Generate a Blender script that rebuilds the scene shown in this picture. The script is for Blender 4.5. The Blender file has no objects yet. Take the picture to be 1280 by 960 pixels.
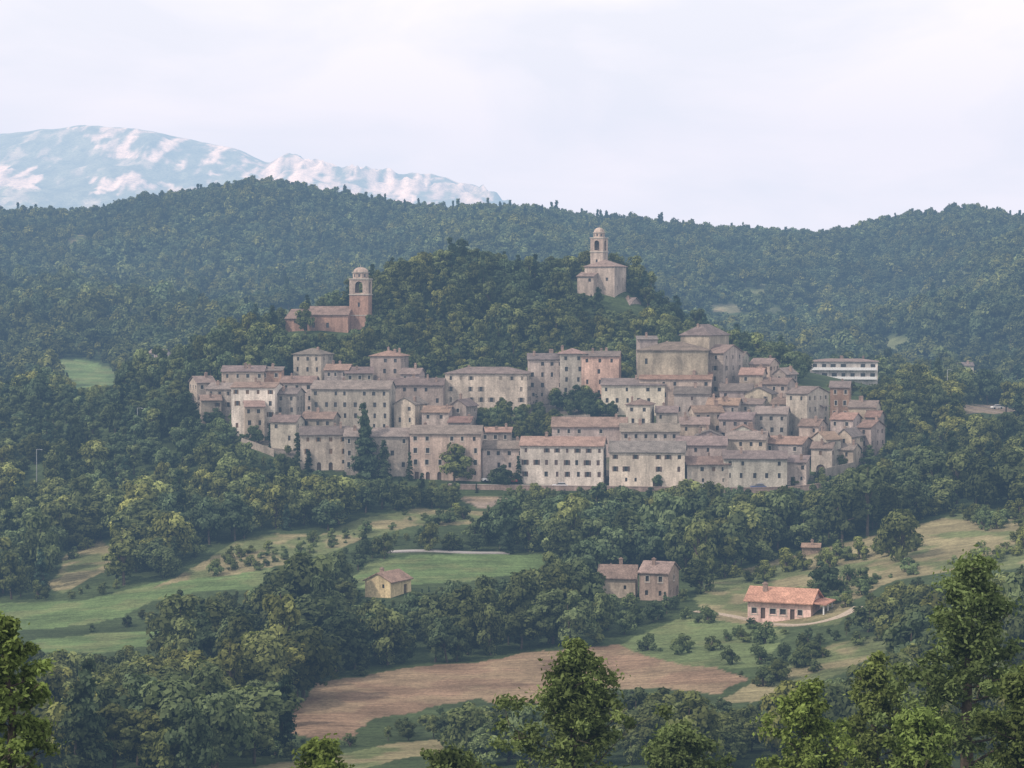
import bpy, math, random
import numpy as np
from mathutils import Vector
sc=bpy.context.scene
rs=np.random.RandomState(7); random.seed(11)
# ------------------------------------------------------------------ camera
F=2760.0; PIT=math.atan(100/F)
cam_d=bpy.data.cameras.new("camera"); cam=bpy.data.objects.new("camera",cam_d)
sc.collection.objects.link(cam); sc.camera=cam
cam_d.sensor_width=36; cam_d.lens=36*F/1280; cam_d.clip_end=30000; cam_d.clip_start=0.5
cam.location=(0,0,0); cam.rotation_euler=(math.pi/2-PIT,0,0)
cp,sp=math.cos(PIT),math.sin(PIT)
def bear(u,v):
    a=(np.asarray(u,float)-640)/F; b=(480-np.asarray(v,float))/F
    dy=cp+b*sp
    return a/dy,(-sp+b*cp)/dy
def proj(x,y,z):
    d=y*cp-z*sp; up=y*sp+z*cp
    d=np.maximum(d,1e-3)
    return 640+F*x/d, 480-F*up/d
# ------------------------------------------------------------------ noise
_T=rs.rand(256,256)
def vnoise(x,y):
    xi=np.floor(x).astype(int); yi=np.floor(y).astype(int)
    fx=x-xi; fy=y-yi; fx=fx*fx*(3-2*fx); fy=fy*fy*(3-2*fy)
    a=_T[xi%256,yi%256];b=_T[(xi+1)%256,yi%256];c=_T[xi%256,(yi+1)%256];d=_T[(xi+1)%256,(yi+1)%256]
    return (a*(1-fx)+b*fx)*(1-fy)+(c*(1-fx)+d*fx)*fy
def fbm(x,y,o=4):
    s=0;a=1;t=0
    for i in range(o):
        s=s+a*(vnoise(x+i*17.3,y-i*9.1)*2-1); t+=a; a*=.5; x=x*2.03; y=y*2.03
    return s/t
# ------------------------------------------------------------------ terrain
US=[-200,0,160,320,480,640,800,960,1120,1280,1480]
def row(vals): return list(zip(US,vals))
rows=[
(-60,'z',-0.8),(0,'z',-1.75),(15,'z',-5.2),(40,'z',-12),(80,'z',-22),(120,'z',-32),(200,'z',-50),
(260,'v',row([985]*11)),
(300,'v',row([950,950,950,950,945,940,940,935,930,920,910])),
(350,'v',row([890,890,890,890,890,885,880,870,850,830,820])),
(400,'v',row([850,845,840,835,828,820,815,805,775,745,725])),
(450,'v',row([810,790,785,775,758,755,755,750,715,690,670])),
(480,'v',row([780,757,745,735,724,725,725,722,690,665,650])),
(510,'v',row([740,730,712,693,688,690,695,697,665,645,630])),
(550,'v',row([690,690,668,650,645,650,652,655,630,615,605])),
(580,'v',row([645,640,625,610,608,609,610,611,606,592,582])),
(600,'v',row([612,610,592,570,575,580,582,582,582,578,570])),
(620,'v',row([588,588,560,542,545,550,552,552,556,562,560])),
(650,'v',row([560,558,520,495,503,512,505,505,525,545,545])),
(680,'v',row([540,535,492,460,468,482,470,470,500,530,535])),
(720,'v',[(-200,530),(0,520),(160,490),(260,450),(320,425),(350,413),(400,410),(460,405),(520,400),(640,408),(720,400),(800,400),(870,430),(960,455),(1120,490),(1280,520),(1480,530)]),
(760,'v',[(-200,520),(0,510),(160,485),(320,440),(400,410),(460,372),(500,352),(560,338),(600,335),(700,350),(780,356),(830,400),(860,432),(960,475),(1120,490),(1280,510),(1480,520)]),
(830,'v',row([515,505,495,480,455,430,440,485,497,505,510])),
(900,'v',row([500,490,480,475,470,465,470,485,490,490,500])),
(1000,'v',row([465,450,450,450,450,450,450,465,470,460,455])),
(1200,'v',row([390,375,395,395,400,400,400,420,425,385,370])),
(1400,'v',row([330,312,330,315,325,330,340,365,370,320,305])),
(1600,'v',[(-200,270),(0,275),(100,276),(135,276),(170,262),(230,252),(320,236),(400,248),(480,262),(560,270),(640,271),(720,279),(800,290),(900,297),(1000,302),(1060,296),(1100,282),(1160,276),(1220,275),(1280,288),(1480,290)]),
(1900,'v',row([330,330,330,330,330,330,330,340,350,345,340])),
(3000,'v',row([365]*11)),
(5200,'v',row([335,330,325,330,340,350,360,368,372,372,372])),
(6400,'v',row([250,245,240,250,265,300,340,360,368,370,370])),
(7500,'v',[(-200,175),(0,167),(50,161),(130,159),(200,167),(260,179),(300,186),(338,206),(360,195),(400,205),(420,216),(500,221),(560,227),(600,234),(625,249),(645,267),(720,300),(900,340),(1480,360)]),
(8800,'v',row([260,260,260,270,290,330,360,365,368,370,370])),
(12000,'v',row([372]*11)),
]
UG=np.arange(-200,1481,4.0)
Yc=np.array([r[0] for r in rows],float); ZC=[]
for r in rows:
    if r[1]=='z': ZC.append(np.full(UG.shape,float(r[2])))
    else:
        v=np.interp(UG,[p[0] for p in r[2]],[p[1] for p in r[2]])
        k=9 if r[0]<7000 else 2
        if r[0]==1600:k=5
        vp=np.pad(v,k,mode='edge'); ker=np.hanning(2*k+3)[1:-1]; ker/=ker.sum()
        v=np.convolve(vp,ker,'valid')
        ZC.append(r[0]*bear(640,v)[1])
ZC=np.array(ZC)
h_=np.diff(Yc)[:,None]; dl=np.diff(ZC,axis=0)/h_
M=np.zeros_like(ZC)
for i in range(1,len(Yc)-1):
    a,b=dl[i-1],dl[i]; same=(a*b)>0
    M[i]=np.where(same,2*a*b/np.where(same,(a+b),1),0)
M[0]=dl[0];M[-1]=0
YG=np.concatenate([np.arange(-60,280,5.),np.arange(280,620,1.5),np.arange(620,900,3.),np.arange(900,1720,6.),np.arange(1720,5200,120.),np.arange(5200,9000,25.),np.arange(9000,12001,300.)])
ZG=np.zeros((len(YG),len(UG)))
for j,yv in enumerate(YG):
    i=min(max(np.searchsorted(Yc,yv)-1,0),len(Yc)-2)
    H=Yc[i+1]-Yc[i]; t=(yv-Yc[i])/H
    ZG[j]=(2*t**3-3*t**2+1)*ZC[i]+(t**3-2*t**2+t)*H*M[i]+(-2*t**3+3*t**2)*ZC[i+1]+(t**3-t**2)*H*M[i+1]
def ridged(x,y,o=4):
    s=0;a=1;t=0
    for i in range(o):
        s=s+a*(1-2*np.abs(vnoise(x+i*11.7,y+i*5.3)*2-1)); t+=a; a*=.5; x=x*2.1; y=y*2.1
    return s/t
def hgt(x,y):
    x=np.asarray(x,float);y=np.asarray(y,float)
    u=640+F*x/np.maximum(y,110); u=np.clip(u,-199.9,1475.9)
    uf=(u+200)/4; ui=uf.astype(int); uf=uf-ui
    yc=np.clip(y,-60,11999); yf=np.interp(yc,YG,np.arange(len(YG))); yi=np.minimum(yf.astype(int),len(YG)-2); yf=yf-yi
    z=(ZG[yi,ui]*(1-uf)+ZG[yi,ui+1]*uf)*(1-yf)+(ZG[yi+1,ui]*(1-uf)+ZG[yi+1,ui+1]*uf)*yf
    amp=np.interp(y,[0,120,300,560,590,720,850,1000,1400,1560,1700,3000,6000,7000,7420,7600,7800,9000],[0,.3,.9,.9,.2,.4,3,30,28,3,3,8,60,60,16,12,20,30])
    n=np.where(y<800,fbm(x/45,y/45,4),np.where(y<3000,fbm(x/130+5,y/240,4)*.7+.5*ridged(x/110+3,y/330,2)-.1,fbm(x/520+3,y/900+8,6)*.6+.7*ridged(x/330+9,y/700,5)-.25))
    n=np.where((y>7000)&(y<8200),n+.9*fbm(x/45,y/200,3)*np.clip((u-320)/60,0.15,1),n)
    return z+amp*n
def hit(u,v,ymin=230,ymax=1700):
    tx,tz=bear(u,v); Y=np.arange(ymin,ymax,.5); g=hgt(tx*Y,Y)>=tz*Y
    i=int(np.argmax(g)); 
    return float(Y[i]) if g.any() else None
def inpoly(U,V,P):
    c=np.zeros(np.shape(U),bool); n=len(P); j=n-1
    for i in range(n):
        xi,yi=P[i];xj,yj=P[j]
        if yi!=yj:
            c^=((yi>V)!=(yj>V))&(U<(xj-xi)*(V-yi)/(yj-yi)+xi)
        j=i
    return c
GREEN=(.115,.165,.065);DRY=(.235,.205,.115);BROWN=(.22,.15,.10);MID=(.13,.165,.07);EARTH=(.22,.175,.14)
cover=[
([(345,915),(375,880),(395,852),(440,846),(520,832),(600,824),(680,812),(770,808),(850,822),(900,835),(935,852),(900,866),(830,860),(760,860),(700,866),(640,884),(600,872),(540,884),(470,900),(430,922)],BROWN,300,430),
([(280,965),(400,948),(500,928),(565,922),(565,938),(500,950),(420,970)],DRY,280,420),
([(435,725),(460,703),(510,694),(600,691),(685,693),(680,715),(600,724),(520,730),(450,737)],GREEN,420,560),
([(-60,752),(100,752),(190,728),(260,712),(345,712),(320,737),(250,740),(190,752),(150,772),(60,787),(-60,795)],GREEN,420,560),
([(40,800),(130,790),(200,790),(218,803),(120,816),(50,814)],GREEN,380,470),
([(190,735),(250,705),(300,675),(340,666),(400,668),(450,648),(520,636),(610,640),(590,656),(520,656),(470,670),(430,684),(380,700),(330,712),(250,722)],DRY,450,575),
([(60,735),(85,692),(120,672),(145,690),(130,715),(80,740)],DRY,450,600),
([(868,750),(890,720),(960,702),(1020,685),(1080,672),(1150,655),(1200,640),(1420,630),(1420,710),(1200,712),(1120,725),(1070,750),(1050,780),(960,785),(890,778)],DRY,350,560),
([(770,806),(860,768),(940,780),(985,790),(950,835),(860,833),(800,818)],MID,340,460),
([(895,878),(960,845),(1040,806),(1110,793),(1125,806),(1060,838),(980,868),(940,878)],DRY,300,430),
([(70,450),(110,450),(145,463),(145,480),(95,487),(80,470)],GREEN,850,1300),
([(84,300),(100,290),(110,297),(84,309)],DRY,1200,1600),
([(885,381),(915,379),(940,386),(920,391),(895,388)],(.17,.165,.10),1000,1500),
([(1195,505),(1265,507),(1290,516),(1210,517)],EARTH,600,1000),
([(575,622),(600,618),(645,622),(600,636)],EARTH,540,585),
]
TOWN=[(236,500),(266,528),(295,548),(330,566),(370,582),(480,594),(560,600),(700,605),(1015,607),(1050,588),(1100,574),(1104,520),(1070,500),(1000,480),(940,470),(900,450),(850,450),(800,460),(790,492),(720,480),(650,492),(560,484),(505,478),(460,476),(400,478),(360,482),(270,484)]
ucols=np.concatenate([np.arange(-1500,-120,60.),np.arange(-120,1400,3.4),np.arange(1400,2800,60.)])
yrows=YG
X=((ucols-640)/F)[None,:]*np.maximum(yrows,150)[:,None]; Y=np.repeat(yrows[:,None],len(ucols),1)
Z=hgt(X,Y); PU,PV=proj(X,Y,Z)
WN=fbm(X/9,Y/9,3); WM=fbm(X/9+40,Y/9+7,3)
col=np.zeros(X.shape+(4,)); col[...,3]=1
col[...,:3]=np.array((.055,.075,.032))*(1+.35*fbm(X/14,Y/14,3)[...,None])
gq=(np.clip((-.22-fbm(X/38+70,Y/60,4))*9,0,1)*(Y>860))[...,None]
col[...,:3]=col[...,:3]*(1-gq)+np.array((.135,.15,.075))*gq
wu=PU+WN*6; wv=PV+WM*3
for ci_,(P,c,y0,y1) in enumerate(cover):
    k_=2.2 if ci_==0 else 1
    m=inpoly(PU+WN*6*k_,PV+WM*3*k_,P)&(Y>y0)&(Y<y1)
    c=np.array(c); k=(1+.25*fbm(X/12,Y/6,3))[...,None]; cc=c*k
    if c[0]>c[1]*.9:
        alt=np.array((.115,.145,.06)) if c[1]>.19 else np.array((.29,.225,.14)); amt=.85 if c[1]>.19 else .5
        thr=-.10 if ci_==7 else .02
        q=(np.clip((fbm(X/10+31,Y/10,4)-thr)*6,0,1)*amt)[...,None]; cc=cc*(1-q)+alt*q
    else:
        q=(np.clip((fbm(X/8+61,Y/5,4)-.05)*4,0,1)*.4)[...,None]; cc=cc*(1-q)+np.array((.19,.19,.09))*q
    col[m,:3]=cc[m]
tm=inpoly(PU,PV,TOWN)&(Y>572)&(Y<735)
tg=(np.clip(fbm(X/6,Y/6,2)*4+.5,0,1))[...,None]
col[tm,:3]=(np.array((.15,.13,.11))*tg+np.array((.07,.09,.04))*(1-tg))[tm]
# mountain: scrub below, bare limestone faces
mt=Y>4500
mn=fbm(X/160,Y/300,5); mn2=fbm(X/60,Y/90,5); strk=fbm(X/28,Y/400,4); fin=fbm(X/22,Y/50,3)
veg=np.array((.17,.19,.14)); rock=np.array((.47,.41,.37))
rp=[[(80,158),(120,154),(200,162),(232,173),(290,180),(335,200),(348,192),(400,198),(420,210),(440,244),(390,236),(335,228),(300,222),(262,220),(225,214),(205,206),(150,198),(110,184)],
    [(340,184),(410,194),(520,208),(600,220),(645,266),(560,266),(440,256),(400,240),(345,226)],
    [(-40,210),(30,209),(52,222),(48,236),(-40,238)],[(100,224),(165,219),(250,236),(240,247),(190,240),(120,238)]]
rm=np.zeros(X.shape)
for i,P in enumerate(rp):
    a=inpoly(PU+mn*30,PV+mn2*12,P)
    thr=[-.18,-.30,-.36,-.24][i]
    rm=np.maximum(rm,a*np.clip((mn2*.7+.3*mn+.9*strk+.5*fin-thr)*2.6,0,1))
rm=np.maximum(rm,np.clip((mn2+strk*.6-.22)*2.0,0,.35)*(PV<265))
rk=rock*np.clip(1+.9*strk+.5*fin,.45,1.5)[...,None]
mc=veg*(1+.35*mn2[...,None]+.35*fin[...,None])*(1-rm[...,None])+rk*rm[...,None]
col[mt,:3]=mc[mt]
def fast_mesh(name,V,Q,mi=None):
    me=bpy.data.meshes.new(name); V=np.ascontiguousarray(V,np.float32); Q=np.ascontiguousarray(Q,np.int32)
    me.vertices.add(len(V)); me.vertices.foreach_set('co',V.ravel())
    me.loops.add(Q.size); me.loops.foreach_set('vertex_index',Q.ravel())
    me.polygons.add(len(Q)); me.polygons.foreach_set('loop_start',np.arange(0,Q.size,4,dtype=np.int32)); 
    try: me.polygons.foreach_set('loop_total',np.full(len(Q),4,dtype=np.int32))
    except Exception: pass
    if mi is not None: me.polygons.foreach_set('material_index',np.asarray(mi,np.int32))
    me.update(calc_edges=True)
    return me
nr,nc=X.shape
idx=np.arange(nr*nc).reshape(nr,nc)
Q=np.stack([idx[:-1,:-1],idx[:-1,1:],idx[1:,1:],idx[1:,:-1]],-1).reshape(-1,4)
me=fast_mesh("terrain",np.stack([X,Y,Z],-1).reshape(-1,3),Q)
at=me.attributes.new("Col",'FLOAT_COLOR','POINT'); at.data.foreach_set('color',np.clip(col,0,1).astype(np.float32).ravel())
me.polygons.foreach_set('use_smooth',np.ones(len(Q),bool))
terrain=bpy.data.objects.new("terrain",me); sc.collection.objects.link(terrain)
# ------------------------------------------------------------------ materials
def mat(name):
    m=bpy.data.materials.new(name); m.use_nodes=True; nt=m.node_tree; nt.nodes.clear()
    o=nt.nodes.new('ShaderNodeOutputMaterial'); return m,nt,o
def N(nt,t,**k):
    n=nt.nodes.new(t)
    for a,b in k.items(): setattr(n,a,b)
    return n
def noise(nt,scale,detail=4,vec=None,rough=.6):
    n=N(nt,'ShaderNodeTexNoise'); n.inputs['Scale'].default_value=scale; n.inputs['Detail'].default_value=detail; n.inputs['Roughness'].default_value=rough
    if vec is not None: nt.links.new(vec,n.inputs['Vector'])
    return n
def remap(nt,s,a,b,c,d):
    n=N(nt,'ShaderNodeMapRange'); 
    for i,v in enumerate((a,b,c,d)): n.inputs[i+1].default_value=v
    nt.links.new(s,n.inputs[0]); return n.outputs[0]
def mul(nt,a,b):
    n=N(nt,'ShaderNodeVectorMath',operation='MULTIPLY'); nt.links.new(a,n.inputs[0])
    if isinstance(b,tuple): n.inputs[1].default_value=b
    else: nt.links.new(b,n.inputs[1])
    return n.outputs[0]
def princ(nt,o,rough=.9,spec=.2):
    p=N(nt,'ShaderNodeBsdfPrincipled'); p.inputs['Roughness'].default_value=rough; p.inputs['Specular IOR Level'].default_value=spec
    nt.links.new(p.outputs[0],o.inputs[0]); return p
gm,nt,o=mat("ground_cover"); p=princ(nt,o,1,.05)
a=N(nt,'ShaderNodeAttribute',attribute_name="Col"); g=N(nt,'ShaderNodeNewGeometry')
n1=noise(nt,1.3,8,g.outputs['Position'],.8); n2=noise(nt,.12,4,g.outputs['Position'])
mp=N(nt,'ShaderNodeMapping'); mp.inputs['Scale'].default_value=(.06,.8,.3); mp.inputs['Rotation'].default_value=(0,0,.12); nt.links.new(g.outputs['Position'],mp.inputs[0]); n3=noise(nt,1,3,mp.outputs[0])
c=mul(nt,a.outputs['Color'],remap(nt,n1.outputs['Fac'],.3,.7,.5,1.5)); c=mul(nt,c,remap(nt,n2.outputs['Fac'],.3,.7,.72,1.28)); c=mul(nt,c,remap(nt,n3.outputs['Fac'],.35,.65,.84,1.16))
nt.links.new(c,p.inputs['Base Color'])
b=N(nt,'ShaderNodeBump'); b.inputs['Distance'].default_value=.7; b.inputs['Strength'].default_value=.8; nt.links.new(n1.outputs['Fac'],b.inputs['Height']); nt.links.new(b.outputs[0],p.inputs['Normal'])
me.materials.append(gm)
def wallmat(name,scale=1.0,contrast=.3):
    m,nt,o=mat(name); p=princ(nt,o,.95,.1)
    oi=N(nt,'ShaderNodeObjectInfo'); tc=N(nt,'ShaderNodeTexCoord')
    n1=noise(nt,2.2*scale,5,tc.outputs['Object'],.7)
    mp=N(nt,'ShaderNodeMapping'); mp.inputs['Scale'].default_value=(1,1,.18); nt.links.new(tc.outputs['Object'],mp.inputs[0])
    n2=noise(nt,.7,4,mp.outputs[0]); n3=noise(nt,.16,3,tc.outputs['Object'])
    c=mul(nt,oi.outputs['Color'],remap(nt,n1.outputs['Fac'],.3,.7,1-contrast,1+contrast))
    c=mul(nt,c,remap(nt,n2.outputs['Fac'],.35,.7,1.12,.62)); c=mul(nt,c,remap(nt,n3.outputs['Fac'],.35,.65,.78,1.16))
    nt.links.new(c,p.inputs['Base Color'])
    b=N(nt,'ShaderNodeBump'); b.inputs['Distance'].default_value=.06; nt.links.new(n1.outputs['Fac'],b.inputs['Height']); nt.links.new(b.outputs[0],p.inputs['Normal'])
    return m
WALL=wallmat("stone_masonry"); 
m,nt,o=mat("roof_tiles"); ROOF=m; p=princ(nt,o,.95,.1)
oi=N(nt,'ShaderNodeObjectInfo'); tc=N(nt,'ShaderNodeTexCoord')
n1=noise(nt,3.2,4,tc.outputs['Object'],.8); n2=noise(nt,.5,3,tc.outputs['Object'])
wv_=N(nt,'ShaderNodeTexWave',bands_direction='X'); wv_.inputs['Scale'].default_value=1.1; wv_.inputs['Distortion'].default_value=.6; nt.links.new(tc.outputs['Object'],wv_.inputs[0])
c=mul(nt,oi.outputs['Color'],remap(nt,n1.outputs['Fac'],.3,.7,.5,1.5)); c=mul(nt,c,remap(nt,n2.outputs['Fac'],.3,.7,.7,1.3)); c=mul(nt,c,remap(nt,wv_.outputs['Fac'],0,1,.85,1.1))
nt.links.new(c,p.inputs['Base Color'])
b=N(nt,'ShaderNodeBump'); b.inputs['Distance'].default_value=.08; nt.links.new(wv_.outputs['Fac'],b.inputs['Height']); nt.links.new(b.outputs[0],p.inputs['Normal'])
def plain(name,colr,rough=.8,spec=.3,var=.2,objcol=False):
    m,nt,o=mat(name); p=princ(nt,o,rough,spec); tc=N(nt,'ShaderNodeTexCoord'); n=noise(nt,3,3,tc.outputs['Object'])
    if objcol: s=N(nt,'ShaderNodeObjectInfo').outputs['Color']
    else:
        r=N(nt,'ShaderNodeRGB'); r.outputs[0].default_value=(*colr,1); s=r.outputs[0]
    nt.links.new(mul(nt,s,remap(nt,n.outputs['Fac'],.3,.7,1-var,1+var)),p.inputs['Base Color']); return m
GLASS=plain("window_glass",(.05,.048,.048),.25,.5)
SHUT=plain("painted_wood",(.1,.07,.05),.7,.3,.2,True)
TRIM=plain("dressed_stone",(.42,.38,.33),.9,.1)
ASPH=plain("road_surface",(.3,.28,.27),.95,.1)
METAL=plain("galvanised_metal",(.3,.31,.32),.5,.5)
PAINT=plain("car_paint",(.5,.5,.5),.3,.5,.02,True)
TYRE=plain("tyre_rubber",(.02,.02,.02),.9,.1)
def leafmat(name,base,var=.5,warm=(1.42,1.16,.8)):
    m,nt,o=mat(name); oi=N(nt,'ShaderNodeObjectInfo'); a=N(nt,'ShaderNodeAttribute',attribute_name="shade")
    mx=N(nt,'ShaderNodeMix',data_type='RGBA'); mx.inputs[6].default_value=(*base,1); mx.inputs[7].default_value=(base[0]*warm[0],base[1]*warm[1],base[2]*warm[2],1)
    nl=noise(nt,.022,3,oi.outputs['Location']); nl2=noise(nt,.05,2,oi.outputs['Location']); nl3=noise(nt,.007,2,oi.outputs['Location'])
    ad=N(nt,'ShaderNodeMath',operation='ADD'); nt.links.new(remap(nt,nl.outputs['Fac'],.4,.6,-.4,.6),ad.inputs[0]); nt.links.new(remap(nt,oi.outputs['Random'],0,1,0,.7),ad.inputs[1]); ad.use_clamp=True
    nt.links.new(ad.outputs[0],mx.inputs[0])
    c=mul(nt,mx.outputs[2],a.outputs['Color'])
    c=mul(nt,c,remap(nt,nl2.outputs['Fac'],.35,.65,.76,1.24)); c=mul(nt,c,remap(nt,nl3.outputs['Fac'],.35,.65,.78,1.25))
    mt_=N(nt,'ShaderNodeMath',operation='MULTIPLY'); mt_.inputs[1].default_value=17.31; nt.links.new(oi.outputs['Random'],mt_.inputs[0])
    fr=N(nt,'ShaderNodeMath',operation='FRACT'); nt.links.new(mt_.outputs[0],fr.inputs[0])
    c=mul(nt,c,remap(nt,fr.outputs[0],0,1,1-var,1+var))
    d=N(nt,'ShaderNodeBsdfDiffuse'); t=N(nt,'ShaderNodeBsdfTranslucent'); x=N(nt,'ShaderNodeMixShader'); x.inputs[0].default_value=.2
    nt.links.new(c,d.inputs[0]); nt.links.new(mul(nt,c,(1.2,1.3,.6)),t.inputs[0]); nt.links.new(d.outputs[0],x.inputs[1]); nt.links.new(t.outputs[0],x.inputs[2]); nt.links.new(x.outputs[0],o.inputs[0]); return m
LEAF=leafmat("broadleaf_foliage",(.070,.096,.050),.38); LEAFL=leafmat("light_broadleaf_foliage",(.115,.145,.066),.25); CONI=leafmat("conifer_foliage",(.038,.060,.040),.3); LEAFN=leafmat("yellow_green_foliage",(.14,.18,.06),.2); SHR=leafmat("shrub_foliage",(.095,.125,.055),.3)  # LEAFN: paler yellow-green leaf colour for foreground trees
BARK=plain("bark",(.09,.07,.055),.95,.1,.4)
# ------------------------------------------------------------------ trees
def unit(v): return v/np.maximum(np.linalg.norm(v,axis=-1,keepdims=True),1e-6)
def quads(c,n,s,asp,r,shade):
    k=len(c); t=unit(np.cross(n,unit(r.normal(size=(k,3))))); b=np.cross(n,t)
    s=s[:,None]; V=np.stack([c-t*s,c-b*s*asp,c+t*s,c+b*s*asp],1).reshape(-1,3)
    return V,np.arange(4*k).reshape(-1,4),np.repeat(shade,4)
def tube(pts,rad,n=6):
    pts=np.array(pts,float); V=[];Qs=[]
    for i,(p,rr) in enumerate(zip(pts,rad)):
        d=pts[min(i+1,len(pts)-1)]-pts[max(i-1,0)]; d=d/np.linalg.norm(d)
        a=np.cross(d,(0.3,.9,.2)); a/=np.linalg.norm(a); b=np.cross(d,a)
        for k in range(n):
            t=2*math.pi*k/n; V.append(p+rr*(a*math.cos(t)+b*math.sin(t)))
        if i:
            o0=(i-1)*n;o1=i*n
            for k in range(n): Qs.append((o0+k,o0+(k+1)%n,o1+(k+1)%n,o1+k))
    return np.array(V),np.array(Qs)
def assemble(name,parts,mats):
    V=[];Qs=[];mi=[];sh=[];o=0
    for v,q,s,m in parts:
        V.append(v);Qs.append(q+o);mi+= [m]*len(q); sh.append(s); o+=len(v)
    me=fast_mesh(name,np.concatenate(V),np.concatenate(Qs),mi)
    s=np.concatenate(sh); c=np.stack([s,s,s,np.ones_like(s)],-1).astype(np.float32)
    a=me.attributes.new("shade",'FLOAT_COLOR','POINT'); a.data.foreach_set('color',c.ravel())
    for m in mats: me.materials.append(m)
    return me
def broadleaf(name,seed,H=9.,R=4.,ncl=18,nl=2200,ls=.42,lm=None,low=.06,cr0=.2,cr1=.2):
    lm=lm or LEAF
    r=np.random.RandomState(seed); parts=[]
    tv,tq=tube([(0,0,-.6),(r.normal()*.15,r.normal()*.15,H*.25),(r.normal()*.3,r.normal()*.3,H*.5),(0,0,H*.78)],[.26,.2,.14,.04]); parts.append((tv,tq,np.ones(len(tv)),1))
    d=unit(r.normal(size=(ncl,3))); rad=r.rand(ncl,1)**(1/3)
    zc=H*(.5+low*.5); hz=H*(.5-low*.5)
    cc=d*rad*np.array([R*.82,R*.82,hz*.80])+np.array([0,0,zc]); cc[:,2]+=r.normal(size=ncl)*.3
    tap=1-.45*np.clip((cc[:,2]-zc)/hz,0,1); cc[:,:2]*=tap[:,None]
    cr=R*(cr0+cr1*r.rand(ncl)); cs=.62+.76*r.rand(ncl)
    for i in range(0,ncl,2):
        lv,lq=tube([(0,0,H*.25+ .1*H*r.rand()),cc[i]*.6+np.array([0,0,H*.12]),cc[i]],[.11,.07,.02],4); parts.append((lv,lq,np.ones(len(lv)),1))
    ci=r.randint(0,ncl,nl); dd=unit(r.normal(size=(nl,3))+np.array([0,0,.35])); rr=cr[ci][:,None]*(.45+.7*r.rand(nl,1)**.6)
    c=cc[ci]+dd*rr*np.array([1,1,.8])
    n=unit(dd+unit(c-np.array([0,0,zc]))*.4+r.normal(size=(nl,3))*.5+np.array([0,0,.2]))
    s=ls*(.5+.9*r.rand(nl)); V,q,sh=quads(c,n,s,.62,r,cs[ci]*(.75+.5*r.rand(nl)))
    parts.append((V,q,sh,0)); return assemble(name,parts,[lm,BARK])
def conifer(name,seed,H=11.,R=2.4,nl=1700,ls=.4,pw=.85,base=.08):
    r=np.random.RandomState(seed); parts=[]
    tv,tq=tube([(0,0,-.6),(0,0,H*.5),(0,0,H*.98)],[.22,.13,.02]); parts.append((tv,tq,np.ones(len(tv)),1))
    nb=46; bz=base+(1-base)*r.rand(nb)**1.25*.97; ba=r.rand(nb)*6.28; bl=R*((1-bz)/(1-base))**pw*(.7+.5*r.rand(nb))+.15
    for i in range(0,nb,4):
        e=np.array([math.cos(ba[i])*bl[i],math.sin(ba[i])*bl[i],bz[i]*H-bl[i]*.15]); lv,lq=tube([(0,0,bz[i]*H),e*.5+np.array([0,0,bz[i]*H*.5+.05]),e],[.05,.03,.01],3); parts.append((lv,lq,np.ones(len(lv)),1))
    ci=r.randint(0,nb,nl); t=r.rand(nl)**.6; x=np.cos(ba[ci])*bl[ci]*t;y=np.sin(ba[ci])*bl[ci]*t
    c=np.stack([x,y,bz[ci]*H-bl[ci]*t*.18],-1)+r.normal(size=(nl,3))*np.array([.28,.28,.16])*(R/2.4)
    rad=np.stack([np.cos(ba[ci]),np.sin(ba[ci]),np.full(nl,.5)],-1); n=unit(rad+r.normal(size=(nl,3))*.5)
    V,q,sh=quads(c,n,ls*(.6+.7*r.rand(nl)),.5,r,(.7+.6*r.rand(nb))[ci]*(.8+.4*r.rand(nl))); parts.append((V,q,sh,0)); return assemble(name,parts,[CONI,BARK])
pc=bpy.data.collections.new("tree_kinds")
protos=[]
def addp(me): 
    ob=bpy.data.objects.new("k%02d_"%len(protos)+me.name,me); pc.objects.link(ob); protos.append(ob)
for i in range(6): addp(broadleaf("broadleaf_tree",20+i,H=[9,10,8.5,9.5,8,11.5][i],R=[4,3.8,4.3,3.4,4.0,2.6][i],ncl=[22,26,20,24,18,24][i],nl=2300,ls=.37,lm=[LEAF,LEAF,LEAFL,LEAF,LEAF,LEAFL][i]))
for i in range(3): addp(conifer("conifer_tree",40+i,H=[11,10,12][i],R=[2.5,2.9,2.1][i],nl=1800,ls=.36))
for i in range(4): addp(broadleaf("distant_tree",60+i,H=[9,10,8.5,9][i],R=[4.6,4.2,5.0,4.0][i],ncl=14,nl=650,ls=.68,lm=[LEAF,LEAF,LEAF,LEAFL][i],cr0=.26))
addp(conifer("distant_conifer",70,H=11,R=2.8,nl=500,ls=.65)); addp(conifer("distant_conifer",71,H=12,R=2.3,nl=500,ls=.65))
for i in range(2): addp(broadleaf("shrub",80+i,H=3.2,R=2.2,ncl=12,nl=900,ls=.24,low=0,lm=[SHR,SHR][i]))
PH=[9,10,8.5,9.5,8,11.5,11,10,12,9,10,8.5,9,11,12,3.2,3.2]; PR=[4,3.8,4.3,3.4,4,2.6,2.5,2.9,2.1,4.2,3.8,4.5,3.6,2.8,2.3,2.2,2.2]
PH=np.array(PH);PR=np.array(PR)
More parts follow.
